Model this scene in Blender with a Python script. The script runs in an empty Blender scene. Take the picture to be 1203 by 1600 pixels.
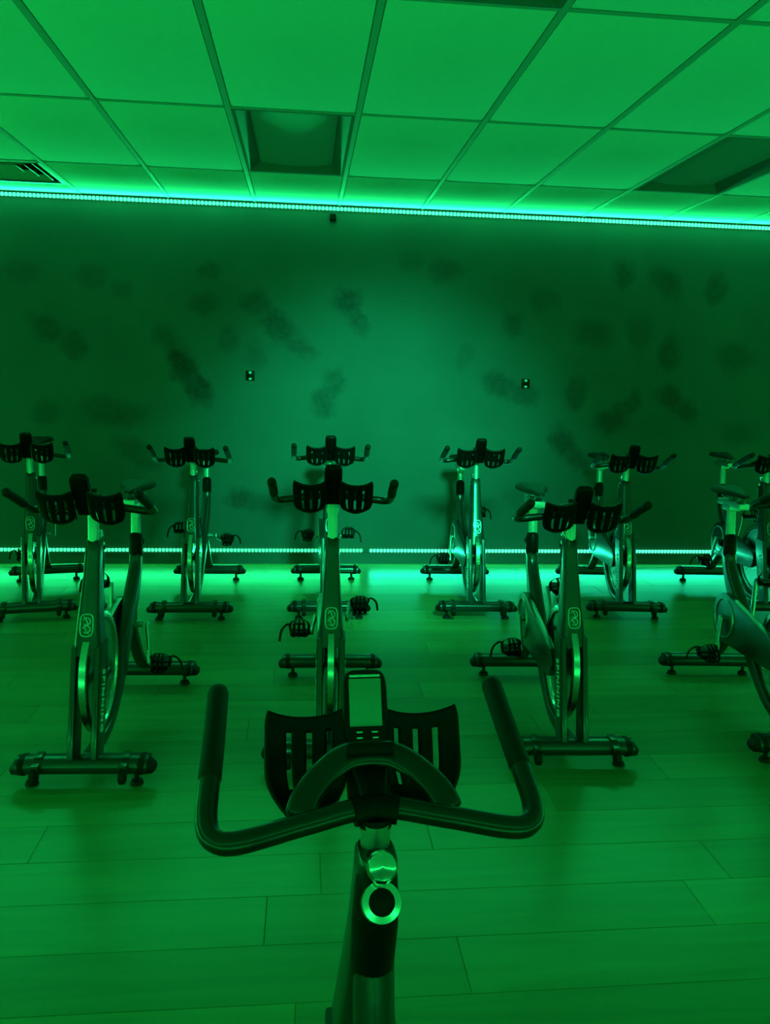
import bpy, bmesh, math, random
from mathutils import Vector, Matrix
random.seed(7)
S = bpy.context.scene
PI = math.pi

# ---------------------------------------------------------------- camera
cd = bpy.data.cameras.new('camera')
cam = bpy.data.objects.new('camera', cd)
S.collection.objects.link(cam)
cd.sensor_fit = 'HORIZONTAL'
cd.sensor_width = 36.0
cd.lens = 36.0 * 1265.5 / 1203.0
cd.clip_start = 0.02
F = Vector((0.10019312, 0.98128644, -0.16443315))
R = Vector((0.99493792, -0.09752716, 0.02422779))
U = Vector((-0.0077377, 0.16602823, 0.98609064))
cam.matrix_world = Matrix(((R.x, U.x, -F.x, 0.0), (R.y, U.y, -F.y, 0.0), (R.z, U.z, -F.z, 1.45), (0, 0, 0, 1)))
S.camera = cam

# ---------------------------------------------------------------- exposure and world
S.view_settings.view_transform = 'Standard'
S.view_settings.look = 'None'
S.view_settings.gamma = 1
S.view_settings.use_curve_mapping = False
S.view_settings.exposure = 0.0
S.cycles.use_denoising = True
S.cycles.max_bounces = 8
S.cycles.diffuse_bounces = 5
S.cycles.caustics_reflective = False
S.cycles.caustics_refractive = False
W = bpy.data.worlds.new('world')
S.world = W
W.use_nodes = True
W.node_tree.nodes['Background'].inputs[0].default_value = (0.0, 0.012, 0.003, 1)
W.node_tree.nodes['Background'].inputs[1].default_value = 0.3

# room box
X0, X1, Y0, Y1, ZC = -4.2, 5.4, -2.6, 6.2076, 2.672
GREEN = (0.008, 1.0, 0.13)
LOWG = (0.01, 1.0, 0.26)
TEAL = (0.012, 1.0, 0.48)
GAIN = 0.83


def area(name, loc, size_x, size_y, rot, color, power):
    ld = bpy.data.lights.new(name, 'AREA')
    ld.shape = 'RECTANGLE'
    ld.size, ld.size_y = size_x, size_y
    ld.color = color
    ld.energy = power * GAIN
    o = bpy.data.objects.new(name, ld)
    o.location = loc
    o.rotation_euler = rot
    S.collection.objects.link(o)
    return o


# area lamps point down (-Z) by default; these are the lit strips of the room
TOPW, LOWW, SIDE, LSIDE = 76.0, 24.0, 42.0, 86.0
area('strip_light_top_far', ((X0 + X1) / 2, Y1 - 0.035, 2.640), X1 - X0 - 0.2, 0.014, (math.radians(90), 0, PI), (0.009, 1.0, 0.22), TOPW)
area('strip_light_low_far', (-1.87, Y1 - 0.035, 0.104), 4.62, 0.012, (math.radians(-82), 0, 0), LOWG, LOWW * 0.48)
area('strip_light_low_far', (2.93, Y1 - 0.035, 0.104), 4.82, 0.012, (math.radians(-82), 0, 0), TEAL, LOWW * 0.60)
area('strip_light_top_left', (X0 + 0.035, (Y0 + Y1) / 2, 2.640), 0.014, Y1 - Y0 - 0.2, (0, math.radians(-90), 0), GREEN, SIDE)
area('strip_light_top_right', (X1 - 0.035, (Y0 + Y1) / 2, 2.640), 0.014, Y1 - Y0 - 0.2, (0, math.radians(90), 0), GREEN, SIDE * 0.6)
area('strip_light_top_near', ((X0 + X1) / 2, Y0 + 0.035, 2.640), X1 - X0 - 0.2, 0.014, (math.radians(90), 0, 0), GREEN, SIDE * 1.2)
area('strip_light_low_left', (X0 + 0.035, (Y0 + Y1) / 2, 0.112), 0.014, Y1 - Y0 - 0.2, (0, math.radians(-110), 0), GREEN, LSIDE)
area('strip_light_low_right', (X1 - 0.035, (Y0 + Y1) / 2, 0.112), 0.014, Y1 - Y0 - 0.2, (0, math.radians(110), 0), GREEN, LSIDE * 0.7)
area('strip_light_low_near', ((X0 + X1) / 2, Y0 + 0.035, 0.112), X1 - X0 - 0.2, 0.014, (math.radians(110), 0, 0), GREEN, LSIDE * 1.2)


# ---------------------------------------------------------------- materials
def mat(name, color, rough=0.5, metal=0.0, coat=0.0, spec=0.5, bump=0.0, bscale=200.0, var=0.0):
    m = bpy.data.materials.new(name)
    m.use_nodes = True
    nt = m.node_tree
    b = nt.nodes['Principled BSDF']
    b.inputs['Base Color'].default_value = (*color, 1)
    b.inputs['Roughness'].default_value = rough
    b.inputs['Metallic'].default_value = metal
    b.inputs['Coat Weight'].default_value = coat
    b.inputs['Coat Roughness'].default_value = 0.12
    b.inputs['Specular IOR Level'].default_value = spec
    tc = nt.nodes.new('ShaderNodeTexCoord')
    n = nt.nodes.new('ShaderNodeTexNoise')
    n.inputs['Scale'].default_value = bscale
    n.inputs['Detail'].default_value = 4
    nt.links.new(tc.outputs['Object'], n.inputs['Vector'])
    if bump:
        bp = nt.nodes.new('ShaderNodeBump')
        bp.inputs['Strength'].default_value = bump
        bp.inputs['Distance'].default_value = 0.002
        nt.links.new(n.outputs['Fac'], bp.inputs['Height'])
        nt.links.new(bp.outputs['Normal'], b.inputs['Normal'])
    if var:
        mr = nt.nodes.new('ShaderNodeMapRange')
        mr.inputs['To Min'].default_value = max(0.02, rough - var)
        mr.inputs['To Max'].default_value = rough + var
        nt.links.new(n.outputs['Fac'], mr.inputs['Value'])
        nt.links.new(mr.outputs['Result'], b.inputs['Roughness'])
    return m


def emis(name, color, strength):
    m = bpy.data.materials.new(name)
    m.use_nodes = True
    nt = m.node_tree
    nt.nodes.clear()
    e = nt.nodes.new('ShaderNodeEmission')
    e.inputs[0].default_value = (*color, 1)
    e.inputs[1].default_value = strength
    o = nt.nodes.new('ShaderNodeOutputMaterial')
    nt.links.new(e.outputs[0], o.inputs[0])
    return m


M = {
    'black': mat('black_gloss_paint', (0.014, 0.014, 0.015), 0.30, coat=0.25, bump=0.05, bscale=60),
    'rubber': mat('black_rubber', (0.005, 0.005, 0.005), 0.6, spec=0.2, bump=0.25, bscale=400),
    'plastic': mat('black_plastic', (0.002, 0.002, 0.002), 0.45, spec=0.10, bump=0.15, bscale=600),
    'satin': mat('satin_black_tube', (0.006, 0.006, 0.006), 0.28, spec=0.4, bump=0.03, bscale=300),
    'silver': mat('brushed_silver', (0.45, 0.45, 0.45), 0.36, metal=0.9, var=0.08, bscale=90),
    'chrome': mat('chrome', (0.6, 0.6, 0.6), 0.16, metal=1.0, var=0.03, bscale=50),
    'rim': mat('flywheel_steel', (0.55, 0.55, 0.55), 0.25, metal=1.0, var=0.08, bscale=70),
    'screen': mat('grey_lcd', (0.16, 0.19, 0.17), 0.25, var=0.03, bscale=30),
    'white': mat('white_print', (0.75, 0.75, 0.75), 0.5),
    'tile': mat('ceiling_tile_white', (0.84, 0.84, 0.86), 0.9, bump=0.25, bscale=120),
    'bar': mat('ceiling_bar_grey', (0.40, 0.40, 0.40), 0.6, spec=0.3, var=0.05, bscale=40),
    'lens': mat('acrylic_lens', (0.30, 0.30, 0.30), 0.22, bump=0.35, bscale=160),
    'lampframe': mat('troffer_frame', (0.13, 0.13, 0.13), 0.6),
    'vent': mat('vent_metal', (0.42, 0.42, 0.42), 0.35, metal=0.3),
    'dark': mat('dark_void', (0.01, 0.01, 0.01), 0.9),
    'paint': mat('side_wall_paint', (0.30, 0.30, 0.30), 0.6, bump=0.15, bscale=150),
    'base': mat('baseboard_paint', (0.07, 0.07, 0.07), 0.35, bump=0.05, bscale=60),
    'slab': mat('subfloor', (0.05, 0.05, 0.05), 0.9),
    'channel': mat('strip_channel', (0.5, 0.5, 0.5), 0.5),
    'top_led': emis('led_top', (0.055, 1.0, 0.36), 2.6),
    'low_led_a': emis('led_low_green', (0.05, 1.0, 0.30), 2.4),
    'low_led_b': emis('led_low_teal', (0.07, 1.0, 0.40), 2.6),
    'glow_top': emis('tape_glow_top', (0.02, 1.0, 0.36), 1.0),
    'glow_low': emis('tape_glow_low', (0.01, 0.62, 0.26), 1.0),
}


def wood(name, tone):
    m = mat(name, (0.3, 0.3, 0.3), 0.3)
    nt = m.node_tree
    b = nt.nodes['Principled BSDF']
    mp = nt.nodes.new('ShaderNodeMapping')
    mp.inputs['Scale'].default_value = (0.8, 9, 9)
    ge = nt.nodes.new('ShaderNodeNewGeometry')
    nt.links.new(ge.outputs['Position'], mp.inputs['Vector'])
    n = nt.nodes.new('ShaderNodeTexNoise')
    n.inputs['Scale'].default_value = 1.6
    n.inputs['Detail'].default_value = 7
    n.inputs['Distortion'].default_value = 0.6
    nt.links.new(mp.outputs['Vector'], n.inputs['Vector'])
    cr = nt.nodes.new('ShaderNodeValToRGB')
    cr.color_ramp.elements[0].position = 0.3
    cr.color_ramp.elements[1].position = 0.75
    a, c = tone * 0.82, tone * 1.12
    cr.color_ramp.elements[0].color = (a, a * 0.92, a * 0.36, 1)
    cr.color_ramp.elements[1].color = (c, c * 0.93, c * 0.38, 1)
    nt.links.new(n.outputs['Fac'], cr.inputs['Fac'])
    nt.links.new(cr.outputs['Color'], b.inputs['Base Color'])
    mr = nt.nodes.new('ShaderNodeMapRange')
    mr.inputs['To Min'].default_value = 0.24
    mr.inputs['To Max'].default_value = 0.38
    nt.links.new(n.outputs['Fac'], mr.inputs['Value'])
    nt.links.new(mr.outputs['Result'], b.inputs['Roughness'])
    bp = nt.nodes.new('ShaderNodeBump')
    bp.inputs['Strength'].default_value = 0.05
    bp.inputs['Distance'].default_value = 0.001
    nt.links.new(n.outputs['Fac'], bp.inputs['Height'])
    nt.links.new(bp.outputs['Normal'], b.inputs['Normal'])
    return m


FT = 0.25
WOODS = [wood('floor_plank_wood', FT * t) for t in (0.86, 0.93, 1.0, 1.06, 1.12)]


def wall_material():
    """grey satin wall with a scatter of darker sole-like prints"""
    m = mat('printed_wall', (0.2, 0.2, 0.2), 0.5, spec=0.2)
    nt = m.node_tree
    b = nt.nodes['Principled BSDF']
    L = nt.links.new
    ge = nt.nodes.new('ShaderNodeNewGeometry')

    def math_(op, a, c=None):
        n = nt.nodes.new('ShaderNodeMath')
        n.operation = op
        for i, v in enumerate((a, c)):
            if v is None:
                continue
            if isinstance(v, (int, float)):
                n.inputs[i].default_value = v
            else:
                L(v, n.inputs[i])
        return n.outputs[0]
    # warp the position a little so that print edges are ragged
    wn = nt.nodes.new('ShaderNodeTexNoise')
    wn.inputs['Scale'].default_value = 9
    wn.inputs['Detail'].default_value = 5
    L(ge.outputs['Position'], wn.inputs['Vector'])
    vs = nt.nodes.new('ShaderNodeVectorMath')
    vs.operation = 'MULTIPLY_ADD'
    L(wn.outputs['Color'], vs.inputs[0])
    vs.inputs[1].default_value = (0.16, 0.0, 0.16)
    L(ge.outputs['Position'], vs.inputs[2])
    pos = vs.outputs[0]
    # (x, z, half-length, half-width, angle, depth) in metres on the wall
    P = [(505, 478, 22, 20, 20, .9), (522, 503, 26, 15, 60, .8), (368, 482, 22, 17, 0, .6), (402, 515, 32, 20, 45, .8),
         (435, 545, 26, 16, 30, .6), (236, 533, 24, 17, 40, .55), (258, 572, 30, 20, 60, 1.), (280, 606, 26, 18, 60, .95),
         (486, 600, 26, 18, 100, .7), (470, 628, 18, 22, 0, .8), (301, 436, 18, 13, 0, .5), (290, 485, 20, 17, 0, .5),
         (62, 520, 26, 18, 20, .6), (100, 545, 22, 17, 60, .6), (130, 445, 24, 16, 0, .35), (172, 465, 16, 14, 0, .35), (328, 536, 22, 12, 80, .5), (366, 560, 20, 14, 70, .4),
         (150, 640, 44, 20, 10, .5), (190, 705, 40, 16, 30, .5), (345, 775, 22, 17, 0, .7), (55, 640, 20, 20, 0, .4),
         (750, 602, 28, 18, 30, .75), (788, 618, 22, 17, 20, .6), (852, 690, 26, 19, 40, .8), (880, 716, 28, 17, 30, .7),
         (935, 432, 20, 17, 60, .6), (1008, 445, 26, 19, 40, .6), (1088, 455, 26, 17, 80, .55), (1020, 552, 18, 26, 10, .6),
         (1030, 622, 26, 16, 30, .8), (1058, 640, 24, 16, 40, .7), (935, 655, 28, 18, 150, .7), (962, 630, 22, 14, 130, .6),
         (872, 615, 17, 24, 0, .6), (655, 432, 24, 18, 0, .5), (765, 510, 15, 20, 0, .5), (895, 522, 34, 22, 10, .5),
         (810, 470, 24, 18, 0, .35), (970, 520, 22, 26, 0, .4), (790, 780, 30, 20, 20, .35), (1130, 560, 30, 24, 0, .5),
         (1150, 680, 30, 20, 0, .4), (30, 440, 26, 18, 0, .35), (600, 420, 20, 14, 0, .3), (690, 560, 20, 12, 120, .3)]
    total = None
    for (px, py, hl, hw, an, dp) in P:
        x = -2.2 + 5.889 * px / 1203.0 + 0.04
        z = 1.332 + 0.137 * px / 1203.0 - (py - 600) * 0.00497
        mp = nt.nodes.new('ShaderNodeMapping')
        mp.vector_type = 'TEXTURE'
        mp.inputs['Location'].default_value = (x + 0.08, 0, z + 0.08)
        mp.inputs['Rotation'].default_value = (0, math.radians(an), 0)
        mp.inputs['Scale'].default_value = (hl * 0.0062, 1000, hw * 0.0062)
        L(pos, mp.inputs['Vector'])
        ln = nt.nodes.new('ShaderNodeVectorMath')
        ln.operation = 'LENGTH'
        L(mp.outputs[0], ln.inputs[0])
        mr = nt.nodes.new('ShaderNodeMapRange')
        mr.interpolation_type = 'SMOOTHSTEP'
        mr.inputs['From Min'].default_value = 1.15
        mr.inputs['From Max'].default_value = 0.4
        mr.inputs['To Max'].default_value = dp
        L(ln.outputs['Value'], mr.inputs['Value'])
        total = mr.outputs['Result'] if total is None else math_('MAXIMUM', total, mr.outputs['Result'])
    fine = nt.nodes.new('ShaderNodeTexNoise')
    fine.inputs['Scale'].default_value = 22
    fine.inputs['Detail'].default_value = 6
    fine.inputs['Roughness'].default_value = 0.75
    L(ge.outputs['Position'], fine.inputs['Vector'])
    fr = nt.nodes.new('ShaderNodeMapRange')
    fr.inputs['From Min'].default_value = 0.3
    fr.inputs['From Max'].default_value = 0.62
    fr.inputs['To Min'].default_value = 0.45
    L(fine.outputs['Fac'], fr.inputs['Value'])
    mask = math_('MULTIPLY', total, fr.outputs['Result'])
    big = nt.nodes.new('ShaderNodeTexNoise')
    big.inputs['Scale'].default_value = 1.3
    big.inputs['Detail'].default_value = 3
    L(ge.outputs['Position'], big.inputs['Vector'])
    cr = nt.nodes.new('ShaderNodeValToRGB')
    cr.color_ramp.elements[0].position = 0.3
    cr.color_ramp.elements[1].position = 0.7
    g0, g1 = 0.075, 0.098
    cr.color_ramp.elements[0].color = (g0, g0, g0, 1)
    cr.color_ramp.elements[1].color = (g1, g1, g1, 1)
    L(big.outputs['Fac'], cr.inputs['Fac'])
    mx = nt.nodes.new('ShaderNodeMix')
    mx.data_type = 'RGBA'
    L(mask, mx.inputs[0])
    L(cr.outputs['Color'], mx.inputs[6])
    mx.inputs[7].default_value = (0.018, 0.018, 0.018, 1)
    L(mx.outputs[2], b.inputs['Base Color'])
    return m


M['wall'] = wall_material()


# ---------------------------------------------------------------- mesh helpers
class MB:
    def __init__(self):
        self.bm = bmesh.new()

    def add_loft(self, rings, caps=True, smooth=True, mi=0):
        bm = self.bm
        vr = [[bm.verts.new(p) for p in r] for r in rings]
        n = len(rings[0])
        for a, b in zip(vr[:-1], vr[1:]):
            for i in range(n):
                f = bm.faces.new((a[i], a[(i + 1) % n], b[(i + 1) % n], b[i]))
                f.smooth = smooth
                f.material_index = mi
        if caps:
            for r in (vr[0][::-1], vr[-1]):
                f = bm.faces.new(r)
                f.material_index = mi
        return self

    def box(self, c, h, bev=0.0, rot=None, mi=0):
        t = bmesh.new()
        bmesh.ops.create_cube(t, size=2.0)
        bmesh.ops.scale(t, vec=h, verts=t.verts)
        if bev:
            bmesh.ops.bevel(t, geom=t.edges[:], offset=bev, segments=2, profile=0.7, affect='EDGES')
        if rot is not None:
            bmesh.ops.rotate(t, cent=(0, 0, 0), matrix=rot, verts=t.verts)
        bmesh.ops.translate(t, vec=c, verts=t.verts)
        self.merge(t, mi, smooth=False)
        return self

    def merge(self, t, mi=0, smooth=False):
        mp = {}
        for v in t.verts:
            mp[v] = self.bm.verts.new(v.co)
        for f in t.faces:
            nf = self.bm.faces.new([mp[v] for v in f.verts])
            nf.material_index = mi
            nf.smooth = smooth
        t.free()

    def cyl(self, a, b, r0, r1=None, n=20, bev=0.0, mi=0):
        """rounded-edge cylinder from a to b"""
        r1 = r0 if r1 is None else r1
        a, b = Vector(a), Vector(b)
        d = (b - a)
        l = d.length
        d.normalize()
        s = d.orthogonal().normalized()
        t = d.cross(s)
        if bev:
            st = [(0, r0 - bev), (bev * 0.3, r0 - bev * 0.3), (bev, r0), (l - bev, r1), (l - bev * 0.3, r1 - bev * 0.3), (l, r1 - bev)]
        else:
            st = [(0, r0), (l, r1)]
        rings = [[a + d * q + (s * math.cos(2 * PI * k / n) + t * math.sin(2 * PI * k / n)) * r for k in range(n)] for q, r in st]
        return self.add_loft(rings, mi=mi)

    def sweep(self, pts, rx, ry=None, n=16, side=None, round_ends=True, sub=6, power=2.0, mi=0):
        """tube along a smoothed path. rx: radius towards `side`, ry: the other; each a number or a list"""
        ry = rx if ry is None else ry
        m = len(pts)
        rxs = rx if isinstance(rx, (list, tuple)) else [rx] * m
        rys = ry if isinstance(ry, (list, tuple)) else [ry] * m
        P = [Vector(p) for p in pts]
        path = []
        for i in range(m - 1):
            p0 = P[max(i - 1, 0)]
            p1, p2 = P[i], P[i + 1]
            p3 = P[min(i + 2, m - 1)]
            for k in range(sub):
                t = k / sub
                q = 0.5 * ((2 * p1) + (p2 - p0) * t + (2 * p0 - 5 * p1 + 4 * p2 - p3) * t * t + (3 * p1 - p0 - 3 * p2 + p3) * t ** 3)
                path.append((q, rxs[i] + (rxs[i + 1] - rxs[i]) * t, rys[i] + (rys[i + 1] - rys[i]) * t))
        path.append((P[-1], rxs[-1], rys[-1]))
        tang = []
        for i in range(len(path)):
            a = path[max(i - 1, 0)][0]
            b = path[min(i + 1, len(path) - 1)][0]
            tang.append((b - a).normalized())
        if round_ends:
            (q, a, b) = path[0]
            head = [(q - tang[0] * min(a, b) * math.sin(s), a * math.cos(s) + 1e-4, b * math.cos(s) + 1e-4) for s in (1.4, 1.0, 0.5)]
            (q, a, b) = path[-1]
            tail = [(q + tang[-1] * min(a, b) * math.sin(s), a * math.cos(s) + 1e-4, b * math.cos(s) + 1e-4) for s in (0.5, 1.0, 1.4)]
            path = head + path + tail
            tang = [tang[0]] * 3 + tang + [tang[-1]] * 3
        s = Vector(side) if side is not None else tang[0].orthogonal()
        rings = []
        for (q, a, b), t in zip(path, tang):
            sd = Vector(side) if side is not None else s
            sd = (sd - t * sd.dot(t)).normalized()
            s = sd
            u = t.cross(sd)
            ring = []
            for k in range(n):
                w = 2 * PI * k / n
                c, z = math.cos(w), math.sin(w)
                if power != 2.0:
                    c = math.copysign(abs(c) ** (2 / power), c)
                    z = math.copysign(abs(z) ** (2 / power), z)
                ring.append(q + sd * c * a + u * z * b)
            rings.append(ring)
        return self.add_loft(rings, mi=mi)

    def lathe(self, prof, c=(0, 0, 0), axis='X', n=36, mi=0, closed=True):
        """prof: (along axis, radius) list making a closed ring when closed"""
        c = Vector(c)
        rings = []
        ax = {'X': Vector((1, 0, 0)), 'Y': Vector((0, 1, 0)), 'Z': Vector((0, 0, 1))}[axis] if isinstance(axis, str) else Vector(axis).normalized()
        s = ax.orthogonal().normalized()
        t = ax.cross(s)
        for k in range(n):
            w = 2 * PI * k / n
            d = s * math.cos(w) + t * math.sin(w)
            rings.append([c + ax * a + d * r for a, r in prof])
        bm = self.bm
        vr = [[bm.verts.new(p) for p in r] for r in rings]
        m = len(prof)
        for k in range(n):
            a, b = vr[k], vr[(k + 1) % n]
            for i in range(m if closed else m - 1):
                j = (i + 1) % m
                f = bm.faces.new((a[i], a[j], b[j], b[i]))
                f.smooth = True
                f.material_index = mi
        return self

    def prism(self, poly, axis, lo, hi, bev=0.0, mi=0):
        """poly of 2D points extruded along an axis ('X': poly is (y, z))"""
        t = bmesh.new()

        def P(a, b, h):
            return {'X': (h, a, b), 'Y': (a, h, b), 'Z': (a, b, h)}[axis]
        A = [t.verts.new(P(a, b, lo)) for a, b in poly]
        B = [t.verts.new(P(a, b, hi)) for a, b in poly]
        t.faces.new(A[::-1])
        t.faces.new(B)
        k = len(poly)
        for i in range(k):
            t.faces.new((A[i], A[(i + 1) % k], B[(i + 1) % k], B[i]))
        bmesh.ops.recalc_face_normals(t, faces=t.faces[:])
        if bev:
            bmesh.ops.bevel(t, geom=t.edges[:], offset=bev, segments=2, profile=0.7, affect='EDGES')
        self.merge(t, mi)
        return self

    def build(self, name, mats, parent=None, loc=None, smooth_angle=True):
        bmesh.ops.recalc_face_normals(self.bm, faces=self.bm.faces[:])
        if loc is not None:
            bmesh.ops.translate(self.bm, vec=-Vector(loc), verts=self.bm.verts)
        me = bpy.data.meshes.new(name)
        self.bm.to_mesh(me)
        self.bm.free()
        if not isinstance(mats, (list, tuple)):
            mats = [mats]
        for m in mats:
            me.materials.append(m)
        if smooth_angle:
            for e in me.edges:
                pass
            try:
                me.set_sharp_from_angle(angle=math.radians(38))
            except Exception:
                pass
        o = bpy.data.objects.new(name, me)
        S.collection.objects.link(o)
        if parent is not None:
            o.parent = parent
        if loc is not None:
            o.location = loc
        return o


def tag(o, label, cat, group=None, kind=None):
    if label:
        o['label'] = label
    if cat:
        o['category'] = cat
    if group:
        o['group'] = group
    if kind:
        o['kind'] = kind
    return o


def empty(name, loc=(0, 0, 0), rz=0.0):
    o = bpy.data.objects.new(name, None)
    o.empty_display_size = 0.1
    S.collection.objects.link(o)
    o.location = loc
    o.rotation_euler = (0, 0, rz)
    return o


def children_of(o, pool):
    return [c for c in pool if c.parent is o]


def text_mesh(name, body, size, extrude, m, spacing=1.0):
    cu = bpy.data.curves.new(name, 'FONT')
    cu.body = body
    cu.size = size
    cu.extrude = extrude
    cu.space_character = spacing
    cu.align_x = 'CENTER'
    cu.align_y = 'CENTER'
    cu.offset = size * 0.02
    cu.resolution_u = 2
    t = bpy.data.objects.new(name, cu)
    S.collection.objects.link(t)
    dg = bpy.context.evaluated_depsgraph_get()
    me = bpy.data.meshes.new_from_object(t.evaluated_get(dg))
    me.materials.clear()
    me.materials.append(m)
    bpy.data.objects.remove(t)
    return me


# ---------------------------------------------------------------- room shell
def struct(o):
    o['kind'] = 'structure'
    return o


T = 0.12
struct(MB().box(((X0 + X1) / 2, Y1 + T / 2, ZC / 2 + 0.06), ((X1 - X0) / 2 + T, T / 2, ZC / 2 + 0.14)).build('wall_far', M['wall']))
struct(MB().box(((X0 + X1) / 2, Y0 - T / 2, ZC / 2 + 0.06), ((X1 - X0) / 2 + T, T / 2, ZC / 2 + 0.14)).build('wall_near', M['paint']))
struct(MB().box((X0 - T / 2, (Y0 + Y1) / 2, ZC / 2 + 0.06), (T / 2, (Y1 - Y0) / 2, ZC / 2 + 0.14)).build('wall_left', M['paint']))
struct(MB().box((X1 + T / 2, (Y0 + Y1) / 2, ZC / 2 + 0.06), (T / 2, (Y1 - Y0) / 2, ZC / 2 + 0.14)).build('wall_right', M['paint']))

# floor: slab and planks laid across the view, with recessed joints
floor = struct(MB().box(((X0 + X1) / 2, (Y0 + Y1) / 2, -0.045), ((X1 - X0) / 2 + T, (Y1 - Y0) / 2 + T, 0.0405)).build('floor', M['slab']))
PW, PL = 0.2, 1.22


def plank_mesh(length, m):
    g = 0.0011
    b = MB()
    hx, hy = length / 2, PW / 2
    bm = b.bm
    o = [bm.verts.new((x * (hx - 0.0004), y * (hy - 0.0004), -0.0045)) for x, y in ((-1, -1), (1, -1), (1, 1), (-1, 1))]
    p = [bm.verts.new((x * (hx - 0.0004), y * (hy - 0.0004), -g)) for x, y in ((-1, -1), (1, -1), (1, 1), (-1, 1))]
    q = [bm.verts.new((x * (hx - g - 0.0006), y * (hy - g - 0.0006), 0)) for x, y in ((-1, -1), (1, -1), (1, 1), (-1, 1))]
    for i in range(4):
        j = (i + 1) % 4
        bm.faces.new((o[i], o[j], p[j], p[i]))
        bm.faces.new((p[i], p[j], q[j], q[i]))
    bm.faces.new(q)
    return b


plank_data = []
for k, w in enumerate(WOODS):
    t = plank_mesh(PL, w).build('plank', w)
    plank_data.append(t.data)
    bpy.data.objects.remove(t)
rest = MB()
row = 0
y = 1.89 - PW * 23
while y < Y1 - 0.01:
    yc = y + PW / 2
    off = (row * 0.43 + random.uniform(-0.08, 0.08)) % PL
    if abs(y - 1.89) < 0.01:
        off = (-0.093 - X0) % PL
    x = X0 - PL + off
    while x < X1:
        xa, xb = max(x, X0), min(x + PL, X1)
        ya, yb = max(y, Y0), min(y + PW, Y1)
        if xb - xa > 0.02 and yb - ya > 0.01:
            full = (xb - xa) > PL - 1e-4 and (yb - ya) > PW - 1e-4
            seen = yc > 1.15 and (-0.42 * yc - 0.75) < (xa + xb) / 2 < (0.60 * yc + 0.75)
            k = random.randrange(5)
            if full and seen:
                o = bpy.data.objects.new('plank', plank_data[k])
                S.collection.objects.link(o)
                o.parent = floor
                o.location = ((xa + xb) / 2, yc, 0)
            else:
                g = 0.0012
                rest.box(((xa + xb) / 2, (ya + yb) / 2, -0.00225), ((xb - xa) / 2 - g, (yb - ya) / 2 - g, 0.00225), mi=k)
        x += PL
    y += PW
    row += 1
o = rest.build('planks', WOODS, floor)
o['kind'] = 'stuff'

# ceiling: slab, grid of T bars and lay-in tiles
ceiling = struct(MB().box(((X0 + X1) / 2, (Y0 + Y1) / 2, ZC + 0.17), ((X1 - X0) / 2 + T, (Y1 - Y0) / 2 + T, 0.03)).build('ceiling', M['slab']))
GX, GY = [], []
g = -0.3661
while g > X0 + 0.05:
    g -= 0.61
g += 0.61
while g < X1 - 0.03:
    GX.append(g)
    g += 0.61
g = 4.0961
while g > Y0 + 0.05:
    g -= 1.22
g += 1.22
while g < Y1 - 0.03:
    GY.append(g)
    g += 1.22
for gx in GX:
    MB().box((gx, (Y0 + Y1) / 2, ZC + 0.0015), (0.012, (Y1 - Y0) / 2, 0.0015), 0.0004).box((gx, (Y0 + Y1) / 2, ZC + 0.02), (0.002, (Y1 - Y0) / 2, 0.018)).build('grid_bar', M['bar'], ceiling)
EX = [X0] + GX + [X1]
EY = [Y0] + GY + [Y1]
for gy in GY:
    b = MB()
    for a, c in zip(EX[:-1], EX[1:]):
        b.box(((a + c) / 2, gy, ZC + 0.0012), ((c - a) / 2 - 0.012, 0.010, 0.0012))
        b.box(((a + c) / 2, gy, ZC + 0.016), ((c - a) / 2 - 0.014, 0.002, 0.0135))
    b.build('grid_bar', M['bar'], ceiling)
LIGHTS = {(-0.3661, 4.0961): 1, (2.0739, 4.0961): 2, (0.2439, 1.6561): 3, (2.0739, 1.6561): 4}
VENT = (-2.1961, 5.3161)
tile_cache = {}
for a, c in zip(EX[:-1], EX[1:]):
    for d, e in zip(EY[:-1], EY[1:]):
        if any(abs(a - k[0]) < 0.02 and abs(d - k[1]) < 0.02 for k in list(LIGHTS) + [VENT]):
            continue
        key = (round(c - a, 3), round(e - d, 3))
        if key not in tile_cache:
            hx, hy = (c - a) / 2, (e - d) / 2
            b = MB()
            # tegular tile: a lowered centre and a thin rim that rests on the bars
            b.box((0, 0, 0.016), (hx - 0.004, hy - 0.004, 0.010))
            b.box((0, 0, 0.004), (hx - 0.017, hy - 0.017, 0.0045), 0.002)
            t = b.build('ceiling_tile', M['tile'])
            tile_cache[key] = t.data
            bpy.data.objects.remove(t)
        o = bpy.data.objects.new('ceiling_tile', tile_cache[key])
        S.collection.objects.link(o)
        o.parent = ceiling
        o.location = ((a + c) / 2, (d + e) / 2, ZC + 0.0035)

base = struct(MB().prism([(Y1 - 0.016, 0.0), (Y1 - 0.016, 0.083), (Y1 - 0.011, 0.088), (Y1 - 0.0, 0.088), (Y1 - 0.0, 0.0)], 'X', X0, X1).build('baseboard_far', M['base']))
for nm, c, h in (('baseboard_left', (X0 + 0.006, (Y0 + Y1) / 2, 0.044), (0.006, (Y1 - Y0) / 2 - 0.02, 0.044)),
                 ('baseboard_right', (X1 - 0.006, (Y0 + Y1) / 2, 0.044), (0.006, (Y1 - Y0) / 2 - 0.02, 0.044)),
                 ('baseboard_near', ((X0 + X1) / 2, Y0 + 0.006, 0.044), ((X1 - X0) / 2 - 0.02, 0.006, 0.044))):
    struct(MB().box(c, h, 0.002).build(nm, M['base']))


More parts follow.
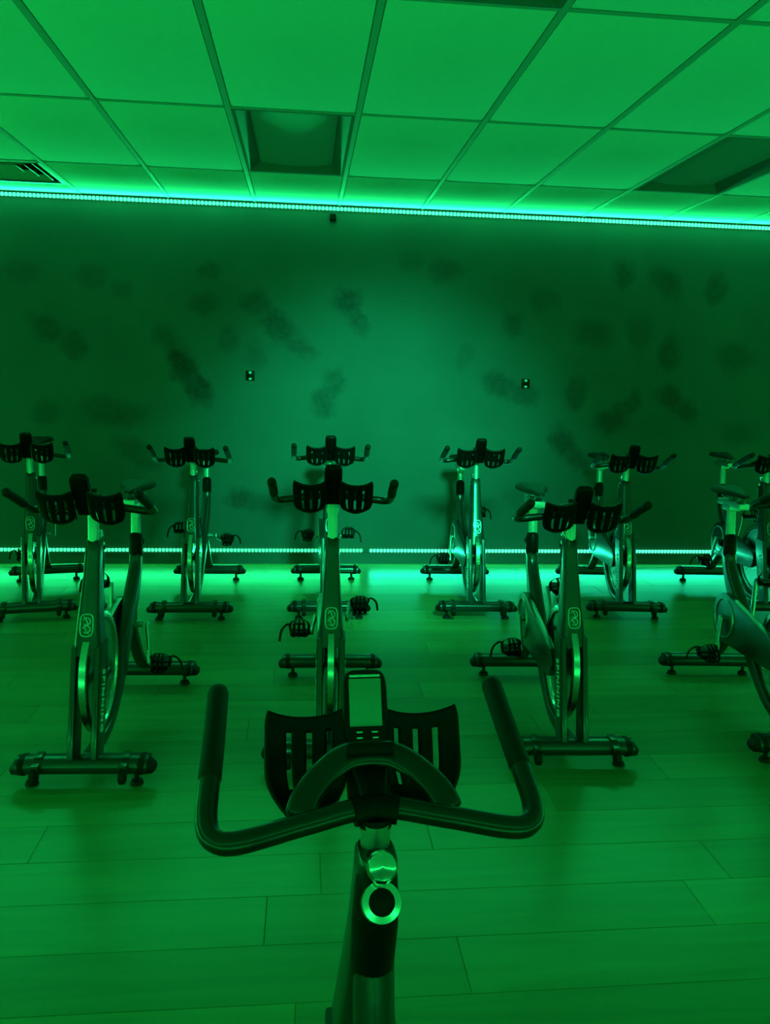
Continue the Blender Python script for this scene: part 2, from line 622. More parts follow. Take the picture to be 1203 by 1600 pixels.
# ---------------------------------------------------------------- strip lights (visible fittings)
def strip(name, label, xa, xb, z, m_led, m_glow, pitch, group=None, top=False):
    root = empty(name, ((xa + xb) / 2, Y1, z))
    tag(root, label, 'strip light', group)
    cx = (xb - xa) / 2
    MB().box((0, -0.004, 0), (cx, 0.004, 0.009), 0.001).build('channel', M['channel'], root)
    MB().box((0, -0.0095, 0), (cx - 0.004, 0.0015, 0.0065)).build('diffuser', m_glow, root)
    b = MB()
    n = int((xb - xa) / pitch)
    for i in range(n):
        x = -cx + (i + 0.5) * pitch
        b.box((x, -0.0135, 0), (pitch * 0.32, 0.0025, 0.0125))
    o = b.build('diode', m_led, root)
    o['kind'] = 'stuff'
    return root


strip('strip_light', 'glowing green strip light running along the top of the far wall, under the ceiling', X0 + 0.1, X1 - 0.1, 2.6495, M['top_led'], M['glow_top'], 0.027)
strip('strip_light', 'glowing green strip light above the skirting on the left half of the far wall', X0 + 0.1, 0.468, 0.104, M['low_led_a'], M['glow_low'], 0.027)
strip('strip_light', 'brighter teal strip light above the skirting on the right half of the far wall', 0.516, X1 - 0.1, 0.104, M['low_led_b'], M['glow_low'], 0.027)
for nm, c, h in (('left', (X0 + 0.008, (Y0 + Y1) / 2, 2.6495), (0.008, (Y1 - Y0) / 2 - 0.15, 0.009)),
                 ('right', (X1 - 0.008, (Y0 + Y1) / 2, 2.6495), (0.008, (Y1 - Y0) / 2 - 0.15, 0.009)),
                 ('near', ((X0 + X1) / 2, Y0 + 0.008, 2.6495), ((X1 - X0) / 2 - 0.15, 0.008, 0.009))):
    wn_ = {'left': 'left', 'right': 'right', 'near': 'rear'}[nm]
    o = MB().box(c, h, 0.001).build('strip_light', M['glow_top'])
    tag(o, 'green strip light under the ceiling on the %s wall, outside the picture' % wn_, 'strip light')
    o = MB().box((c[0], c[1], 0.100), h, 0.001).build('strip_light', M['glow_top'])
    tag(o, 'green strip light above the skirting of the %s wall, outside the picture' % wn_, 'strip light')


# ---------------------------------------------------------------- ceiling fittings
def troffer(x, y, label):
    root = empty('ceiling_light', (x + 0.305, y + 0.61, ZC))
    tag(root, label, 'ceiling light', None)
    hx, hy = 0.293, 0.598
    # pan with sloping sides
    b = MB()
    bm = b.bm

    def ring(hx, hy, z):
        return [bm.verts.new(p) for p in ((-hx, -hy, z), (hx, -hy, z), (hx, hy, z), (-hx, hy, z))]
    rs = [ring(hx, hy, 0.0), ring(hx - 0.018, hy - 0.018, 0.0), ring(hx - 0.022, hy - 0.022, 0.004), ring(hx - 0.075, hy - 0.075, 0.055), ring(hx - 0.075, hy - 0.075, 0.075), ring(hx, hy, 0.075)]
    for a, c in zip(rs, rs[1:] + rs[:1]):
        for i in range(4):
            j = (i + 1) % 4
            bm.faces.new((a[i], a[j], c[j], c[i]))
    b.build('frame', M['lampframe'], root)
    # bowed lens in the middle
    n = 12
    rings = []
    for i in range(n + 1):
        u = -1 + 2 * i / n
        zz = 0.030 + 0.018 * u * u
        rings.append([(u * (hx - 0.074), -(hy - 0.074), zz), (u * (hx - 0.074), (hy - 0.074), zz),
                      (u * (hx - 0.074), (hy - 0.074), zz + 0.006), (u * (hx - 0.074), -(hy - 0.074), zz + 0.006)])
    MB().add_loft(rings).build('diffuser', M['lens'], root)
    return root


troffer(-0.3661, 4.0961, 'unlit recessed ceiling light panel above the middle of the far bikes')
troffer(2.0739, 4.0961, 'unlit recessed ceiling light panel at the right edge, near the far wall')
troffer(0.2439, 1.6561, 'unlit recessed ceiling light panel cut by the top edge of the picture, centre right')
troffer(2.0739, 1.6561, 'unlit recessed ceiling light panel in the top right corner of the picture')

root = empty('ceiling_vent', (VENT[0] + 0.305, VENT[1] + 0.305, ZC))
tag(root, 'square louvred ceiling air vent at the left edge beside the far wall', 'vent')
b = MB()
for k, (h, z) in enumerate(((0.293, 0.0), (0.22, 0.010), (0.15, 0.018), (0.08, 0.026))):
    w = 0.022
    for sx, sy in ((0, 1), (0, -1), (1, 0), (-1, 0)):
        if k == 0:
            b.box((sx * (h - w / 2), sy * (h - w / 2), z + 0.002), ((h if sy else w / 2), (h if sx else w / 2), 0.002))
            continue
        rot = Matrix.Rotation(0.6 * sx, 3, 'Y') @ Matrix.Rotation(-0.6 * sy, 3, 'X')
        b2 = MB().box((0, 0, 0), ((h if sy else 0.026), (h if sx else 0.026), 0.0015), 0, rot)
        bmesh.ops.translate(b2.bm, vec=Vector((sx * (h - w / 2), sy * (h - w / 2), z + 0.012)), verts=b2.bm.verts)
        b2.build('louvre', M['vent'], root)
b.build('frame', M['vent'], root)
MB().box((0, 0, 0.075), (0.293, 0.293, 0.004)).build('duct_cover', M['dark'], root)
# filler board between the square vent and the wall
hy = (Y1 - (VENT[1] + 0.61)) / 2
o = MB().box((VENT[0] + 0.305, VENT[1] + 0.61 + hy, ZC + 0.012), (0.288, hy - 0.008, 0.010), 0.002).build('ceiling_tile', M['tile'], ceiling)
o = MB().box((VENT[0] + 0.305, VENT[1] + 0.612, ZC + 0.0012), (0.290, 0.012, 0.0012)).build('grid_bar', M['bar'], ceiling)


# ---------------------------------------------------------------- small fittings on the far wall
def wall_bracket(x, z, label):
    root = empty('wall_bracket', (x, Y1, z))
    tag(root, label, 'bracket', None)
    MB().box((0, -0.006, 0), (0.032, 0.006, 0.036), 0.004).build('plate', M['plastic'], root)
    MB().box((0, -0.025, 0), (0.012, 0.016, 0.014), 0.004).build('arm', M['plastic'], root)
    for s in (-1, 1):
        MB().lathe([(-0.010, 0.0001), (-0.010, 0.008), (-0.004, 0.011), (0, 0.011)], (0, -0.012, 0.022 * s), 'Y', 16, closed=False).build('bolt', M['white'], root)


wall_bracket(-0.403, 1.435, 'small black wall bracket with two pale bolts, left one on the far wall')
wall_bracket(1.70, 1.425, 'small black wall bracket with two pale bolts, right one on the far wall')
root = empty('wall_sensor', (0.197, Y1, 2.588))
tag(root, 'tiny dark sensor box hanging just below the top strip light', 'sensor')
MB().box((0, -0.012, 0), (0.022, 0.012, 0.026), 0.004).build('housing', M['plastic'], root)
MB().lathe([(-0.004, 0.0001), (-0.004, 0.007), (0, 0.009)], (0, -0.024, -0.006), 'Y', 16, closed=False).build('lens', M['rubber'], root)


# ---------------------------------------------------------------- added unseen spot over the viewer, makes the glow on the far wall
def added_spot(x, y, z, target, power, color, angle):
    root = empty('added_spot', (x, y, z))
    tag(root, 'added floodlight for the wall glow, hung above the viewer, outside the picture', 'added spotlight')
    d = (Vector(target) - Vector((x, y, z))).normalized()
    q = d.to_track_quat('-Z', 'Y')
    b = MB()
    b.lathe([(-0.02, 0.16), (-0.02, 0.152), (0.05, 0.145), (0.06, 0.0005), (0.09, 0.0005), (0.09, 0.10), (0.06, 0.148), (0.0, 0.16)], (0, 0, 0), 'Z', 40, closed=False)
    can = b.build('can', M['black'], root)
    can.rotation_mode = 'QUATERNION'
    can.rotation_quaternion = q
    MB().box((0, 0, ZC - z - 0.006), (0.06, 0.06, 0.005), 0.002).build('mount_plate', M['black'], root)
    MB().sweep([(0.172, 0, 0.0), (0.172, 0, 0.14), (0.14, 0, 0.19), (0, 0, 0.20), (-0.14, 0, 0.19), (-0.172, 0, 0.14), (-0.172, 0, 0.0)], 0.006, 0.012, n=10).build('yoke', M['black'], root)
    MB().cyl((0, 0, 0.19), (0, 0, ZC - z - 0.008), 0.012).build('stem', M['black'], root)
    ld = bpy.data.lights.new('added_spot_lamp', 'SPOT')
    ld.energy = power
    ld.color = color
    ld.spot_size = angle
    ld.spot_blend = 1.0
    ld.shadow_soft_size = 0.2
    lo = bpy.data.objects.new('added_spot_lamp', ld)
    S.collection.objects.link(lo)
    lo.parent = root
    lo.rotation_mode = 'QUATERNION'
    lo.rotation_quaternion = q
    lo.location = d * 0.03


added_spot(0.75, 1.45, 2.3, (0.60, 6.2, 0.50), 1550.0, (0.012, 1.0, 0.34), math.radians(44))


# ---------------------------------------------------------------- the exercise bike (built once, rider faces +Y)
CRANK = Vector((0, -0.23, 0.37))


def rrect(cx, cy, z, hx, hy, n=24, pw=4.0):
    out = []
    for k in range(n):
        w = 2 * PI * k / n
        c, s = math.cos(w), math.sin(w)
        out.append((cx + math.copysign(abs(c) ** (2 / pw), c) * hx, cy + math.copysign(abs(s) ** (2 / pw), s) * hy, z))
    return out


def stabilizer(root, y, wheels):
    b = MB()
    b.sweep([(-0.215, y, 0.075), (-0.19, y, 0.077), (0.19, y, 0.077), (0.215, y, 0.075)], 0.030, 0.045, n=18, side=(0, 0, 1), sub=2, power=2.6)
    st = b.build('stabilizer', M['black'], root)
    for s in (-1, 1):
        MB().sweep([(s * 0.205, y, 0.0755), (s * 0.235, y, 0.064)], [0.033, 0.018], [0.049, 0.036], n=18, side=(0, 0, 1), sub=2, power=3).build('end_cap', M['rubber'], st)
        f = MB()
        f.cyl((s * 0.182, y, 0.0), (s * 0.182, y, 0.016), 0.024, 0.020, bev=0.003)
        f.cyl((s * 0.182, y, 0.014), (s * 0.182, y, 0.055), 0.008, n=12)
        f.build('leveling_foot', M['rubber'], st)
        if wheels:
            w = MB()
            w.box((s * 0.15, y + 0.042, 0.080), (0.014, 0.026, 0.020), 0.005)
            w.box((s * 0.15, y, 0.108), (0.013, 0.024, 0.006), 0.003)
            w.build('wheel_bracket', M['black'], st)
            MB().lathe([(-0.011, 0.008), (-0.011, 0.022), (-0.007, 0.027), (0.007, 0.027), (0.011, 0.022), (0.011, 0.008)], (s * 0.15, y + 0.070, 0.062), 'X', 24).build('transport_wheel', M['rubber'], st)
    return st


def bottle_holder(root, s):
    """slotted curved tray beside the console; s = -1 left, +1 right of the rider"""
    b = MB()
    bm = b.bm
    NU, NV = 28, 22
    hw, H = 0.060, 0.140
    bot = Vector((0, 0.372, 0.932))
    top = Vector((0, 0.425, 1.069))
    ax = (top - bot).normalized()
    nrm = Vector((0, -ax.z, ax.y))       # towards the rider
    cx = s * 0.084
    grid = {}
    for i in range(NU + 1):
        for j in range(NV + 1):
            u = -1 + 2 * i / NU
            v = j / NV
            # rounded lower corners
            w = 1.0
            if v < 0.5:
                w = (1 - ((0.5 - v) / 0.5) ** 2.4 * 0.58)
            if v > 0.86:
                w = 1 - ((v - 0.86) / 0.14) ** 2 * 0.07
            x = cx + u * hw * w
            a = v * H
            # concave top edge: the outer corner rises
            if v > 0.5:
                a += (v - 0.5) * 2 * (0.012 * abs(u) ** 2.2 - 0.006)
            c = 0.020 * abs(u) ** 2.4 * (0.55 + 0.45 * (1 - v))       # sides curl to the rider
            c += 0.030 * max(0, (0.22 - v) / 0.22) ** 1.6             # bottom curls too
            p = Vector((x, bot.y, bot.z)) + ax * a + nrm * c
            grid[i, j] = bm.verts.new(p)
    slots = ((5, 6), (12, 13), (19, 20)) if s > 0 else ((7, 8), (14, 15), (21, 22))
    for i in range(NU):
        for j in range(NV):
            if any(a <= i <= c - 0 for a, c in slots) and 5 <= j < 18:
                continue
            bm.faces.new((grid[i, j], grid[i + 1, j], grid[i + 1, j + 1], grid[i, j + 1])).smooth = True
    bmesh.ops.delete(bm, geom=[v for v in bm.verts if not v.link_faces], context='VERTS')
    o = b.build('bottle_holder', M['plastic'], root, smooth_angle=False)
    md = o.modifiers.new('solidify', 'SOLIDIFY')
    md.thickness = 0.006
    md.offset = 0
    return o


def make_bike():
    root = empty('exercise_bike')
    stabilizer(root, 0.475, True)
    stabilizer(root, -0.475, False)
    # --- head and fork
    c = []
    for z, y, hx, hy in ((0.45, 0.352, 0.050, 0.062), (0.50, 0.344, 0.046, 0.056), (0.56, 0.330, 0.041, 0.050), (0.64, 0.306, 0.035, 0.044), (0.72, 0.283, 0.030, 0.038),
                         (0.80, 0.262, 0.027, 0.034), (0.835, 0.253, 0.0265, 0.033), (0.842, 0.251, 0.023, 0.029)):
        c.append(rrect(0, y, z, hx, hy))
    head = MB().add_loft(c).build('head_tube', M['black'], root)
    # emblem plate: rounded frame with a ringed mark
    e = MB()
    zc, yc = 0.555, 0.384
    t = Vector((0, -0.29, 1)).normalized()
    nn = Vector((0, 1, 0.29)).normalized()
    def ep(a, bb, h=0.0):
        return Vector((a, yc, zc)) + t * bb + nn * h
    outl = []
    for k in range(28):
        w = 2 * PI * k / 28
        cc, ss = math.cos(w), math.sin(w)
        outl.append((math.copysign(abs(cc) ** 0.55, cc) * 0.022, math.copysign(abs(ss) ** 0.55, ss) * 0.039))
    e.sweep([ep(a, bb) for a, bb in outl] + [ep(*outl[0])], 0.0032, 0.003, n=6, sub=1, round_ends=False)
    for r, zz in ((0.013, 0.014), (0.013, -0.014)):
        pts = [ep(r * math.cos(q), zz + r * math.sin(q)) for q in [0.3 + k * 0.42 for k in range(13)]]
        e.sweep(pts, 0.0028, 0.003, n=6, sub=1)
    e.sweep([ep(-0.008, -0.03), ep(0.006, -0.008), ep(-0.004, 0.008), ep(0.009, 0.03)], 0.0026, 0.003, n=6, sub=3)
    e.build('emblem', M['silver'], head)
    letters = text_mesh('lettering', 'SPINNING', 0.044, 0.0008, M['white'], 1.15)
    for s in (-1, 1):
        lg = MB()
        rings = []
        for z, y, hx, hy in ((0.075, 0.458, 0.014, 0.046), (0.12, 0.450, 0.014, 0.050), (0.20, 0.428, 0.0135, 0.052), (0.30, 0.400, 0.013, 0.055), (0.40, 0.370, 0.013, 0.058), (0.48, 0.350, 0.013, 0.056)):
            rings.append(rrect(s * 0.0405, y, z, hx, hy, 20, 5))
        o = lg.add_loft(rings).build('fork_leg', M['black'], root)
        lt = bpy.data.objects.new('lettering', letters)
        S.collection.objects.link(lt)
        lt.parent = o
        # text runs down the leg, facing outwards
        d = Vector((0, 0.28, -1)).normalized()          # reading direction
        nrm = Vector((s, 0, 0))
        up = nrm.cross(d)
        mt = Matrix((d, up, nrm)).transposed().to_4x4()
        mt.translation = Vector((s * 0.0545, 0.410, 0.285))
        lt.matrix_local = mt
        st = MB().box((s * 0.0405, 0.418, 0.225), (0.003, 0.0565, 0.09), 0.001, Matrix.Rotation(0.27, 3, 'X'))
        st.build('edge_trim', M['black'], o)
    # --- flywheel
    fc = (0, 0.245, 0.335)
    fw = MB().lathe([(-0.014, 0.20), (-0.014, 0.222), (-0.011, 0.226), (0.011, 0.226), (0.014, 0.222), (0.014, 0.20), (0.006, 0.195), (0.006, 0.05), (-0.006, 0.05), (-0.006, 0.195)], fc, 'X', 64).build('flywheel', M['rim'], root)
    MB().lathe([(-0.034, 0.012), (-0.034, 0.020), (-0.014, 0.026), (-0.010, 0.052), (0.010, 0.052), (0.014, 0.026), (0.034, 0.020), (0.034, 0.012)], fc, 'X', 28).build('hub', M['black'], fw)
    for s in (-1, 1):
        MB().sweep([(s * 0.030, 0.245, 0.335), (s * 0.034, 0.33, 0.33), (s * 0.040, 0.395, 0.32)], 0.010, 0.020, n=12, side=(1, 0, 0), power=3).build('axle_strut', M['black'], root)
    # --- main frame: one sweeping beam and a rear brace
    MB().sweep([(0, -0.362, 0.70), (0, -0.345, 0.60), (0, -0.265, 0.495), (0, -0.135, 0.370), (0, -0.010, 0.215), (0, 0.18, 0.083), (0, 0.44, 0.078)],
               [0.024, 0.026, 0.030, 0.030, 0.027, 0.024, 0.022], [0.030, 0.034, 0.046, 0.048, 0.034, 0.024, 0.020], n=18, side=(1, 0, 0), round_ends=False, power=3).build('main_frame', M['black'], root)
    MB().sweep([(0, -0.225, 0.430), (0, -0.255, 0.330), (0, -0.36, 0.18), (0, -0.475, 0.090)], [0.028, 0.024, 0.024, 0.026], [0.040, 0.028, 0.024, 0.020], n=18, side=(1, 0, 0), power=3).build('rear_brace', M['black'], root)
    # --- seat
    MB().sweep([(0, -0.357, 0.655), (0, -0.364, 0.725)], [0.030, 0.029], [0.034, 0.033], n=18, side=(1, 0, 0), sub=2).build('seat_collar', M['plastic'], root)
    MB().cyl((0, -0.356, 0.64), (0, -0.382, 0.885), 0.021, n=20).build('seat_post', M['silver'], root)
    kn = MB().cyl((0, -0.388, 0.69), (0, -0.435, 0.69), 0.007, n=12)
    kn.cyl((0, -0.42, 0.69), (0, -0.455, 0.69), 0.020, n=18, bev=0.005)
    kn.build('seat_knob', M['plastic'], root)
    sl = MB().box((0, -0.370, 0.893), (0.024, 0.115, 0.014), 0.004).box((0, -0.382, 0.872), (0.028, 0.040, 0.012), 0.004)
    sl.build('seat_slider', M['silver'], root)
    rings = []
    for y, hw, zt, th in ((-0.345, 0.030, 0.968, 0.016), (-0.338, 0.056, 0.974, 0.028), (-0.315, 0.073, 0.978, 0.036), (-0.275, 0.077, 0.977, 0.040), (-0.23, 0.065, 0.972, 0.038), (-0.185, 0.043, 0.968, 0.032),
                          (-0.145, 0.028, 0.965, 0.028), (-0.11, 0.022, 0.961, 0.024), (-0.090, 0.017, 0.956, 0.018), (-0.082, 0.008, 0.951, 0.010)):
        ring = []
        for k in range(20):
            w = 2 * PI * k / 20
            cc, ss = math.cos(w), math.sin(w)
            x = hw * math.copysign(abs(cc) ** 0.75, cc)
            ring.append((x, y - 0.155, zt - th / 2 + th / 2 * ss * (1 if ss < 0 else 1.0) - 0.010 * (1 - abs(cc)) * (1 if ss > 0 else 0) - 0.012 * abs(cc) ** 3 * (1 if ss < 0.5 else 0.6)))
        rings.append(ring)
    sd = MB().add_loft(rings).build('saddle', M['rubber'], root)
    for s in (-1, 1):
        MB().sweep([(s * 0.010, -0.26, 0.944), (s * 0.016, -0.305, 0.911), (s * 0.018, -0.395, 0.911), (s * 0.034, -0.465, 0.946)], 0.0035, n=8).build('saddle_rail', M['silver'], sd)
    # --- belt guard on the rider's right, teardrop from crank to flywheel
    pts = []
    a, b_ = Vector((-0.23, 0.37)), Vector((0.245, 0.335))
    for k in range(15):
        w = PI / 2 + PI * k / 14
        pts.append((a.x + 0.118 * math.cos(w), a.y + 0.118 * math.sin(w)))
    for k in range(9):
        w = -PI / 2 + PI * k / 8
        pts.append((b_.x + 0.062 * math.cos(w), b_.y + 0.062 * math.sin(w)))
    gd = MB().prism(pts, 'X', 0.030, 0.058, 0.006).build('belt_guard', M['black'], root)
    MB().lathe([(0.0575, 0.086), (0.0575, 0.096), (0.063, 0.094), (0.063, 0.088)], (0, -0.23, 0.37), 'X', 40).build('guard_ring', M['silver'], gd)
    MB().cyl((-0.052, -0.23, 0.37), (0.078, -0.23, 0.37), 0.016, n=18).build('crank_axle', M['silver'], root)
    # --- cranks and pedals (meshes about the crank centre)
    for s in (-1, 1):
        ca = MB()
        ca.sweep([(s * 0.072, 0, 0), (s * 0.080, 0.09, 0), (s * 0.084, 0.17, 0)], [0.009, 0.008, 0.008], [0.018, 0.013, 0.012], n=14, side=(1, 0, 0), power=3)
        o = ca.build('crank_arm', M['silver'], root)
        o.location = CRANK
        o['side'] = s
        p = MB()
        p.box((s * 0.135, 0, 0), (0.034, 0.044, 0.010), 0.005)
        p.box((s * 0.135, 0, 0.0), (0.040, 0.012, 0.014), 0.004)
        p.cyl((s * 0.078, 0, 0), (s * 0.12, 0, 0), 0.008, n=12)
        po = p.build('pedal', M['plastic'], root)
        po['side'] = s
        cg = MB()
        xs = s * 0.135
        for dx in (-0.024, 0.0, 0.024):
            cg.sweep([(xs + dx, 0.03, -0.008), (xs + dx, 0.078, 0.0), (xs + dx * 0.9, 0.088, 0.026), (xs + dx * 0.8, 0.070, 0.052), (xs + dx * 0.7, 0.035, 0.060)], 0.0062, 0.003, n=8, side=(1, 0, 0), sub=4)
        cg.sweep([(xs - 0.028, 0.074, 0.0), (xs, 0.092, 0.006), (xs + 0.028, 0.074, 0.0)], 0.004, n=8)
        cg.sweep([(xs - 0.024, 0.070, 0.050), (xs, 0.074, 0.054), (xs + 0.024, 0.070, 0.050)], 0.004, n=8)
        cg.build('toe_cage', M['plastic'], po)
        stp = MB()
        stp.sweep([(xs - 0.036, 0.0, -0.006), (xs - 0.040, 0.01, 0.035), (xs - 0.02, 0.03, 0.062), (xs + 0.02, 0.03, 0.062), (xs + 0.040, 0.01, 0.035), (xs + 0.036, 0.0, -0.006)], 0.0012, 0.006, n=8, side=(0, 0, 1), sub=5)
        stp.sweep([(xs + s * 0.040, 0.01, 0.035), (xs + s * 0.055, 0.0, 0.034), (xs + s * 0.078, -0.008, 0.006), (xs + s * 0.086, -0.010, -0.04)], 0.0014, 0.005, n=8, side=(0, 1, 0), sub=5)
        stp.build('strap', M['rubber'], po)
    # --- handlebar group (everything in HB slides up and down)
    MB().cyl((0, 0.285, 0.62), (0, 0.250, 0.985), 0.0195, n=24).build('handlebar_post', M['silver'], root)
    hb = MB()
    X = [(-0.2155, 0.475, 1.072), (-0.2165, 0.40, 1.042), (-0.2190, 0.315, 1.006), (-0.2190, 0.268, 0.986), (-0.208, 0.240, 0.976), (-0.176, 0.230, 0.976), (-0.09, 0.244, 0.989), (0, 0.258, 0.999)]
    X = X + [(-a, b2, c2) for a, b2, c2 in X[-2::-1]]
    hb.sweep(X, 0.0148, n=18, sub=6)
    bar = hb.build('handlebar', M['satin'], root)
    for s in (-1, 1):
        g = MB().sweep([(s * 0.2155, 0.478, 1.0735), (s * 0.2165, 0.40, 1.042), (s * 0.2186, 0.33, 1.0125)], 0.0162, n=18, sub=6)
        g.build('grip', M['rubber'], bar)
    cl = MB().sweep([(-0.030, 0.2535, 0.9952), (0, 0.258, 0.998), (0.030, 0.2535, 0.9952)], 0.0185, n=18, sub=3, round_ends=False)
    cl.cyl((0, 0.252, 0.974), (0, 0.255, 0.985), 0.021, 0.023, n=20)
    cl.sweep([(0, 0.262, 0.999), (0, 0.29, 1.010), (0, 0.318, 1.022)], [0.017, 0.020, 0.026], [0.016, 0.014, 0.014], n=16, side=(1, 0, 0))
    cl.build('stem_clamp', M['plastic'], root)
    ar = MB().sweep([(-0.098, 0.258, 0.996), (-0.090, 0.276, 1.008), (-0.068, 0.300, 1.024), (-0.036, 0.320, 1.039), (0, 0.326, 1.042), (0.036, 0.320, 1.039), (0.068, 0.300, 1.024), (0.090, 0.276, 1.008), (0.098, 0.258, 0.996)],
                    0.010, 0.020, n=16, sub=4, side=(0, 0.55, -0.8))
    ar.build('aero_loop', M['satin'], root)
    MB().box((0, 0.318, 1.052), (0.032, 0.018, 0.008), 0.006, Matrix.Rotation(-0.5, 3, 'X')).build('loop_pad', M['plastic'], root)
    for s in (-1, 1):
        bottle_holder(root, s)
    bk = MB().box((0, 0.352, 1.016), (0.030, 0.006, 0.050), 0.004, Matrix.Rotation(-0.62, 3, 'X'))
    bk.build('holder_bracket', M['plastic'], root)
    # console: leaned back, screen towards the rider
    rot = Matrix.Rotation(math.radians(62), 3, 'X')      # local z = out of the screen
    cc = Vector((0, 0.392, 1.079))

    def cp(a, bb, h):
        return cc + rot @ Vector((a, bb, h))
    mo = MB()
    rings = []
    for h, k in ((-0.013, 0.80), (-0.010, 0.93), (0.0, 1.0), (0.008, 0.99), (0.011, 0.94)):
        ring = []
        for q in range(28):
            w = 2 * PI * q / 28
            a, bb = math.cos(w), math.sin(w)
            ring.append(cp(math.copysign(abs(a) ** 0.4, a) * 0.033 * k, math.copysign(abs(bb) ** 0.4, bb) * 0.056 * (1 - (1 - k) * 0.5), h))
        rings.append(ring)
    con = mo.add_loft(rings).build('console', M['plastic'], root)
    MB().box(cp(0, 0.008, 0.0112), (0.0235, 0.034, 0.0012), 0.0008, rot).build('screen', M['screen'], con)
    MB().box(cp(0, 0.046, 0.0112), (0.0225, 0.0018, 0.001), 0.0005, rot).build('screen_bar', M['silver'], con)
    for a, bb in ((-0.010, -0.034), (0.012, -0.034), (-0.010, -0.042), (0.013, -0.042)):
        MB().box(cp(a, bb, 0.0115), (0.0042, 0.0012, 0.0012), 0.0006, rot).build('button', M['silver'], con)
    # --- adjusters on the rider's side of the head: pop pin and ringed resistance knob
    ax = Vector((0, -0.80, 0.60)).normalized()
    MB().sweep([(0, 0.238, 0.822), (0, 0.240, 0.80), (0, 0.249, 0.74), (0, 0.268, 0.655)], [0.025, 0.028, 0.031, 0.029], [0.026, 0.034, 0.038, 0.034], n=22, side=(1, 0, 0)).build('head_cover', M['plastic'], root)
    k = MB().lathe([(0, 0.014), (0.012, 0.018), (0.024, 0.020), (0.032, 0.017), (0.036, 0.008), (0.037, 0.0002)], Vector((0, 0.218, 0.836)), ax, 24, closed=False)
    k.build('adjuster_knob', M['chrome'], root)
    base_k = Vector((0, 0.215, 0.789))
    rk = MB().lathe([(-0.004, 0.012), (0.014, 0.018), (0.024, 0.0205), (0.027, 0.0195), (0.029, 0.0002)], base_k, ax, 28, closed=False).build('resistance_knob', M['plastic'], root)
    MB().lathe([(0.016, 0.0215), (0.022, 0.0255), (0.030, 0.0245), (0.031, 0.0165), (0.026, 0.0160)], base_k, ax, 32).build('chrome_ring', M['chrome'], rk)
    # brake housing and pad above the flywheel
    MB().sweep([(0, 0.262, 0.69), (0, 0.250, 0.63), (0, 0.240, 0.585)], [0.026, 0.027, 0.027], [0.030, 0.030, 0.028], n=20, side=(1, 0, 0), round_ends=False).build('brake_housing', M['black'], root)
    MB().box((0, 0.235, 0.572), (0.018, 0.055, 0.009), 0.005).build('brake_pad', M['rubber'], root)
    return root


HANDLE = ('handlebar_post', 'handlebar', 'stem_clamp', 'aero_loop', 'loop_pad', 'bottle_holder', 'holder_bracket', 'console')
SEAT = ('seat_post', 'seat_slider', 'saddle')


def base_name(o):
    return o.name.split('.')[0]


def pose(root, parts, dz_bar, dz_seat, crank, dy_seat=0.0):
    for c in parts:
        n = base_name(c)
        if n in HANDLE:
            c.location.z += dz_bar
            c.location.y -= dz_bar * 0.10
        elif n in SEAT:
            c.location.z += dz_seat
            if n != 'seat_post':
                c.location.y += dy_seat
        elif n == 'crank_arm':
            a = crank + (PI if c['side'] > 0 else 0)
            c.rotation_euler = (a, 0, 0)
        elif n == 'pedal':
            a = crank + (PI if c['side'] > 0 else 0)
            c.location = CRANK + Vector((0, 0.17 * math.cos(a), 0.17 * math.sin(a)))
            c.rotation_euler = (0.25 * math.sin(a + 1.0) - 0.1, 0, 0)


proto = make_bike()
all_parts = [o for o in S.objects if o.parent is proto]
subs = {o.name: [c for c in S.objects if c.parent is o] for o in all_parts}


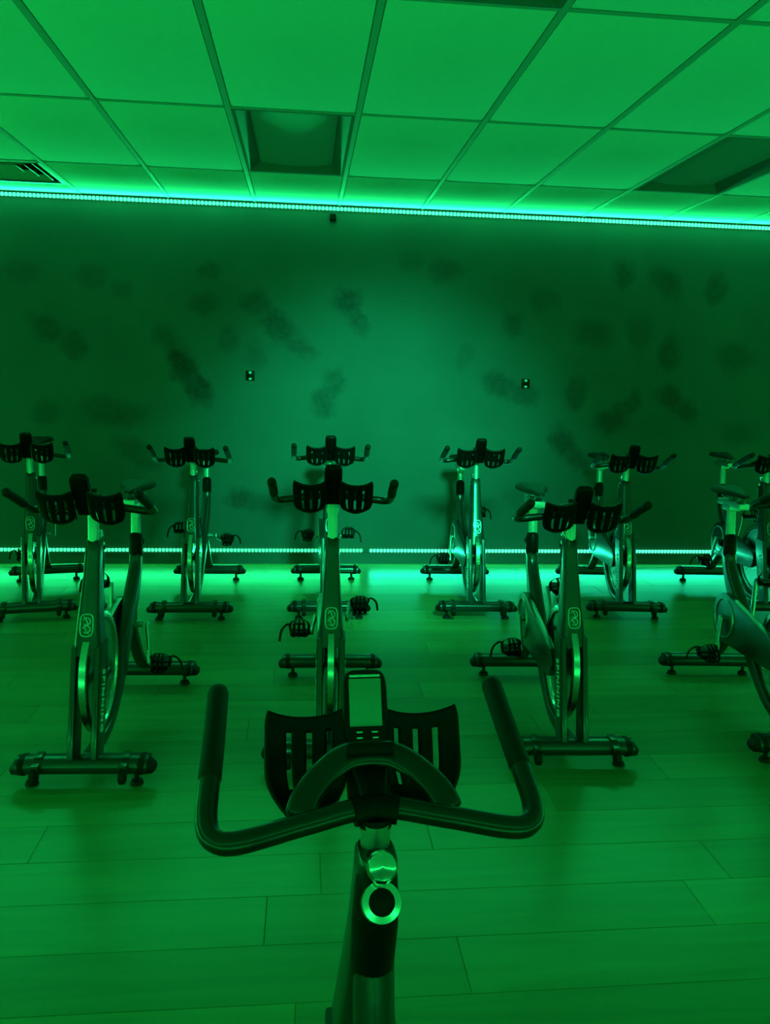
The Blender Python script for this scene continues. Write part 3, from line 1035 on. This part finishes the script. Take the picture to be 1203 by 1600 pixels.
def place(fx, fy, rx, ry, label, dz_bar=0.0, dz_seat=0.0, crank=0.0, first=[True], heading=None, dy_seat=0.0):
    """(fx, fy) floor point under the front stabilizer, (rx, ry) under the rear one"""
    d = Vector((fx - rx, fy - ry)).normalized()
    rz = math.atan2(-d.x, d.y)
    cx, cy = fx - d.x * 0.475, fy - d.y * 0.475
    r = proto.copy()
    S.collection.objects.link(r)
    r.location = (cx, cy, 0)
    r.rotation_euler = (0, 0, rz)
    tag(r, label, 'exercise bike', 'exercise bikes of the class')
    mine = []
    for p in all_parts:
        c = p.copy()
        S.collection.objects.link(c)
        c.parent = r
        mine.append(c)
        for q in subs[p.name]:
            s = q.copy()
            S.collection.objects.link(s)
            s.parent = c
    pose(r, mine, dz_bar, dz_seat, crank, dy_seat)
    return r


hd = lambda deg: math.radians(deg)
# crank angle: where the rider's left pedal is (0 = forward, -90 = down)
place(-0.765, 2.765, -0.733, 3.71, 'black exercise bike in the nearer row, standing leftmost, its wide foot by the left edge', -0.03, 0.0, hd(-80))
place(0.104, 2.835, 0.136, 3.77, 'black exercise bike in the nearer row, directly ahead behind the instructor console', 0.005, -0.03, hd(175))
place(1.032, 2.820, 1.080, 3.76, 'black exercise bike in the nearer row, right of the instructor handlebar', -0.06, 0.0, hd(140))
place(1.990, 2.800, 2.050, 3.77, 'black exercise bike in the nearer row, cut off by the right edge', 0.0, 0.0, hd(95))
place(-1.569, 4.745, -1.760, 5.68, 'black exercise bike in the far row, cut off by the left edge', -0.04, 0.03, hd(60))
place(-0.664, 4.730, -0.655, 5.68, 'black exercise bike in the far row, second from the left', -0.05, -0.04, hd(200))
place(0.158, 4.740, 0.165, 5.68, 'black exercise bike in the far row, seen above the console of the middle bike', -0.03, -0.06, hd(10))
place(1.060, 4.725, 1.100, 5.68, 'black exercise bike in the far row, standing before the teal strip light', -0.03, -0.05, hd(120))
place(2.008, 4.710, 2.110, 5.68, 'black exercise bike in far row, second from right, clear of the bike before it', -0.05, -0.02, hd(-60))
place(2.950, 4.700, 3.020, 5.68, 'black exercise bike in the far row, at the right edge of the picture', -0.04, 0.0, hd(80))

# the instructor's own bike, seen from the saddle
a = hd(2.5)
proto.location = (0.098 + math.sin(a) * 0.25, 0.965 - math.cos(a) * 0.25, 0)
proto.rotation_euler = (0, 0, a)
tag(proto, 'large black exercise bike in the foreground, its console screen facing the viewer', 'exercise bike', None)
pose(proto, all_parts, -0.108, -0.13, hd(0), -0.03)
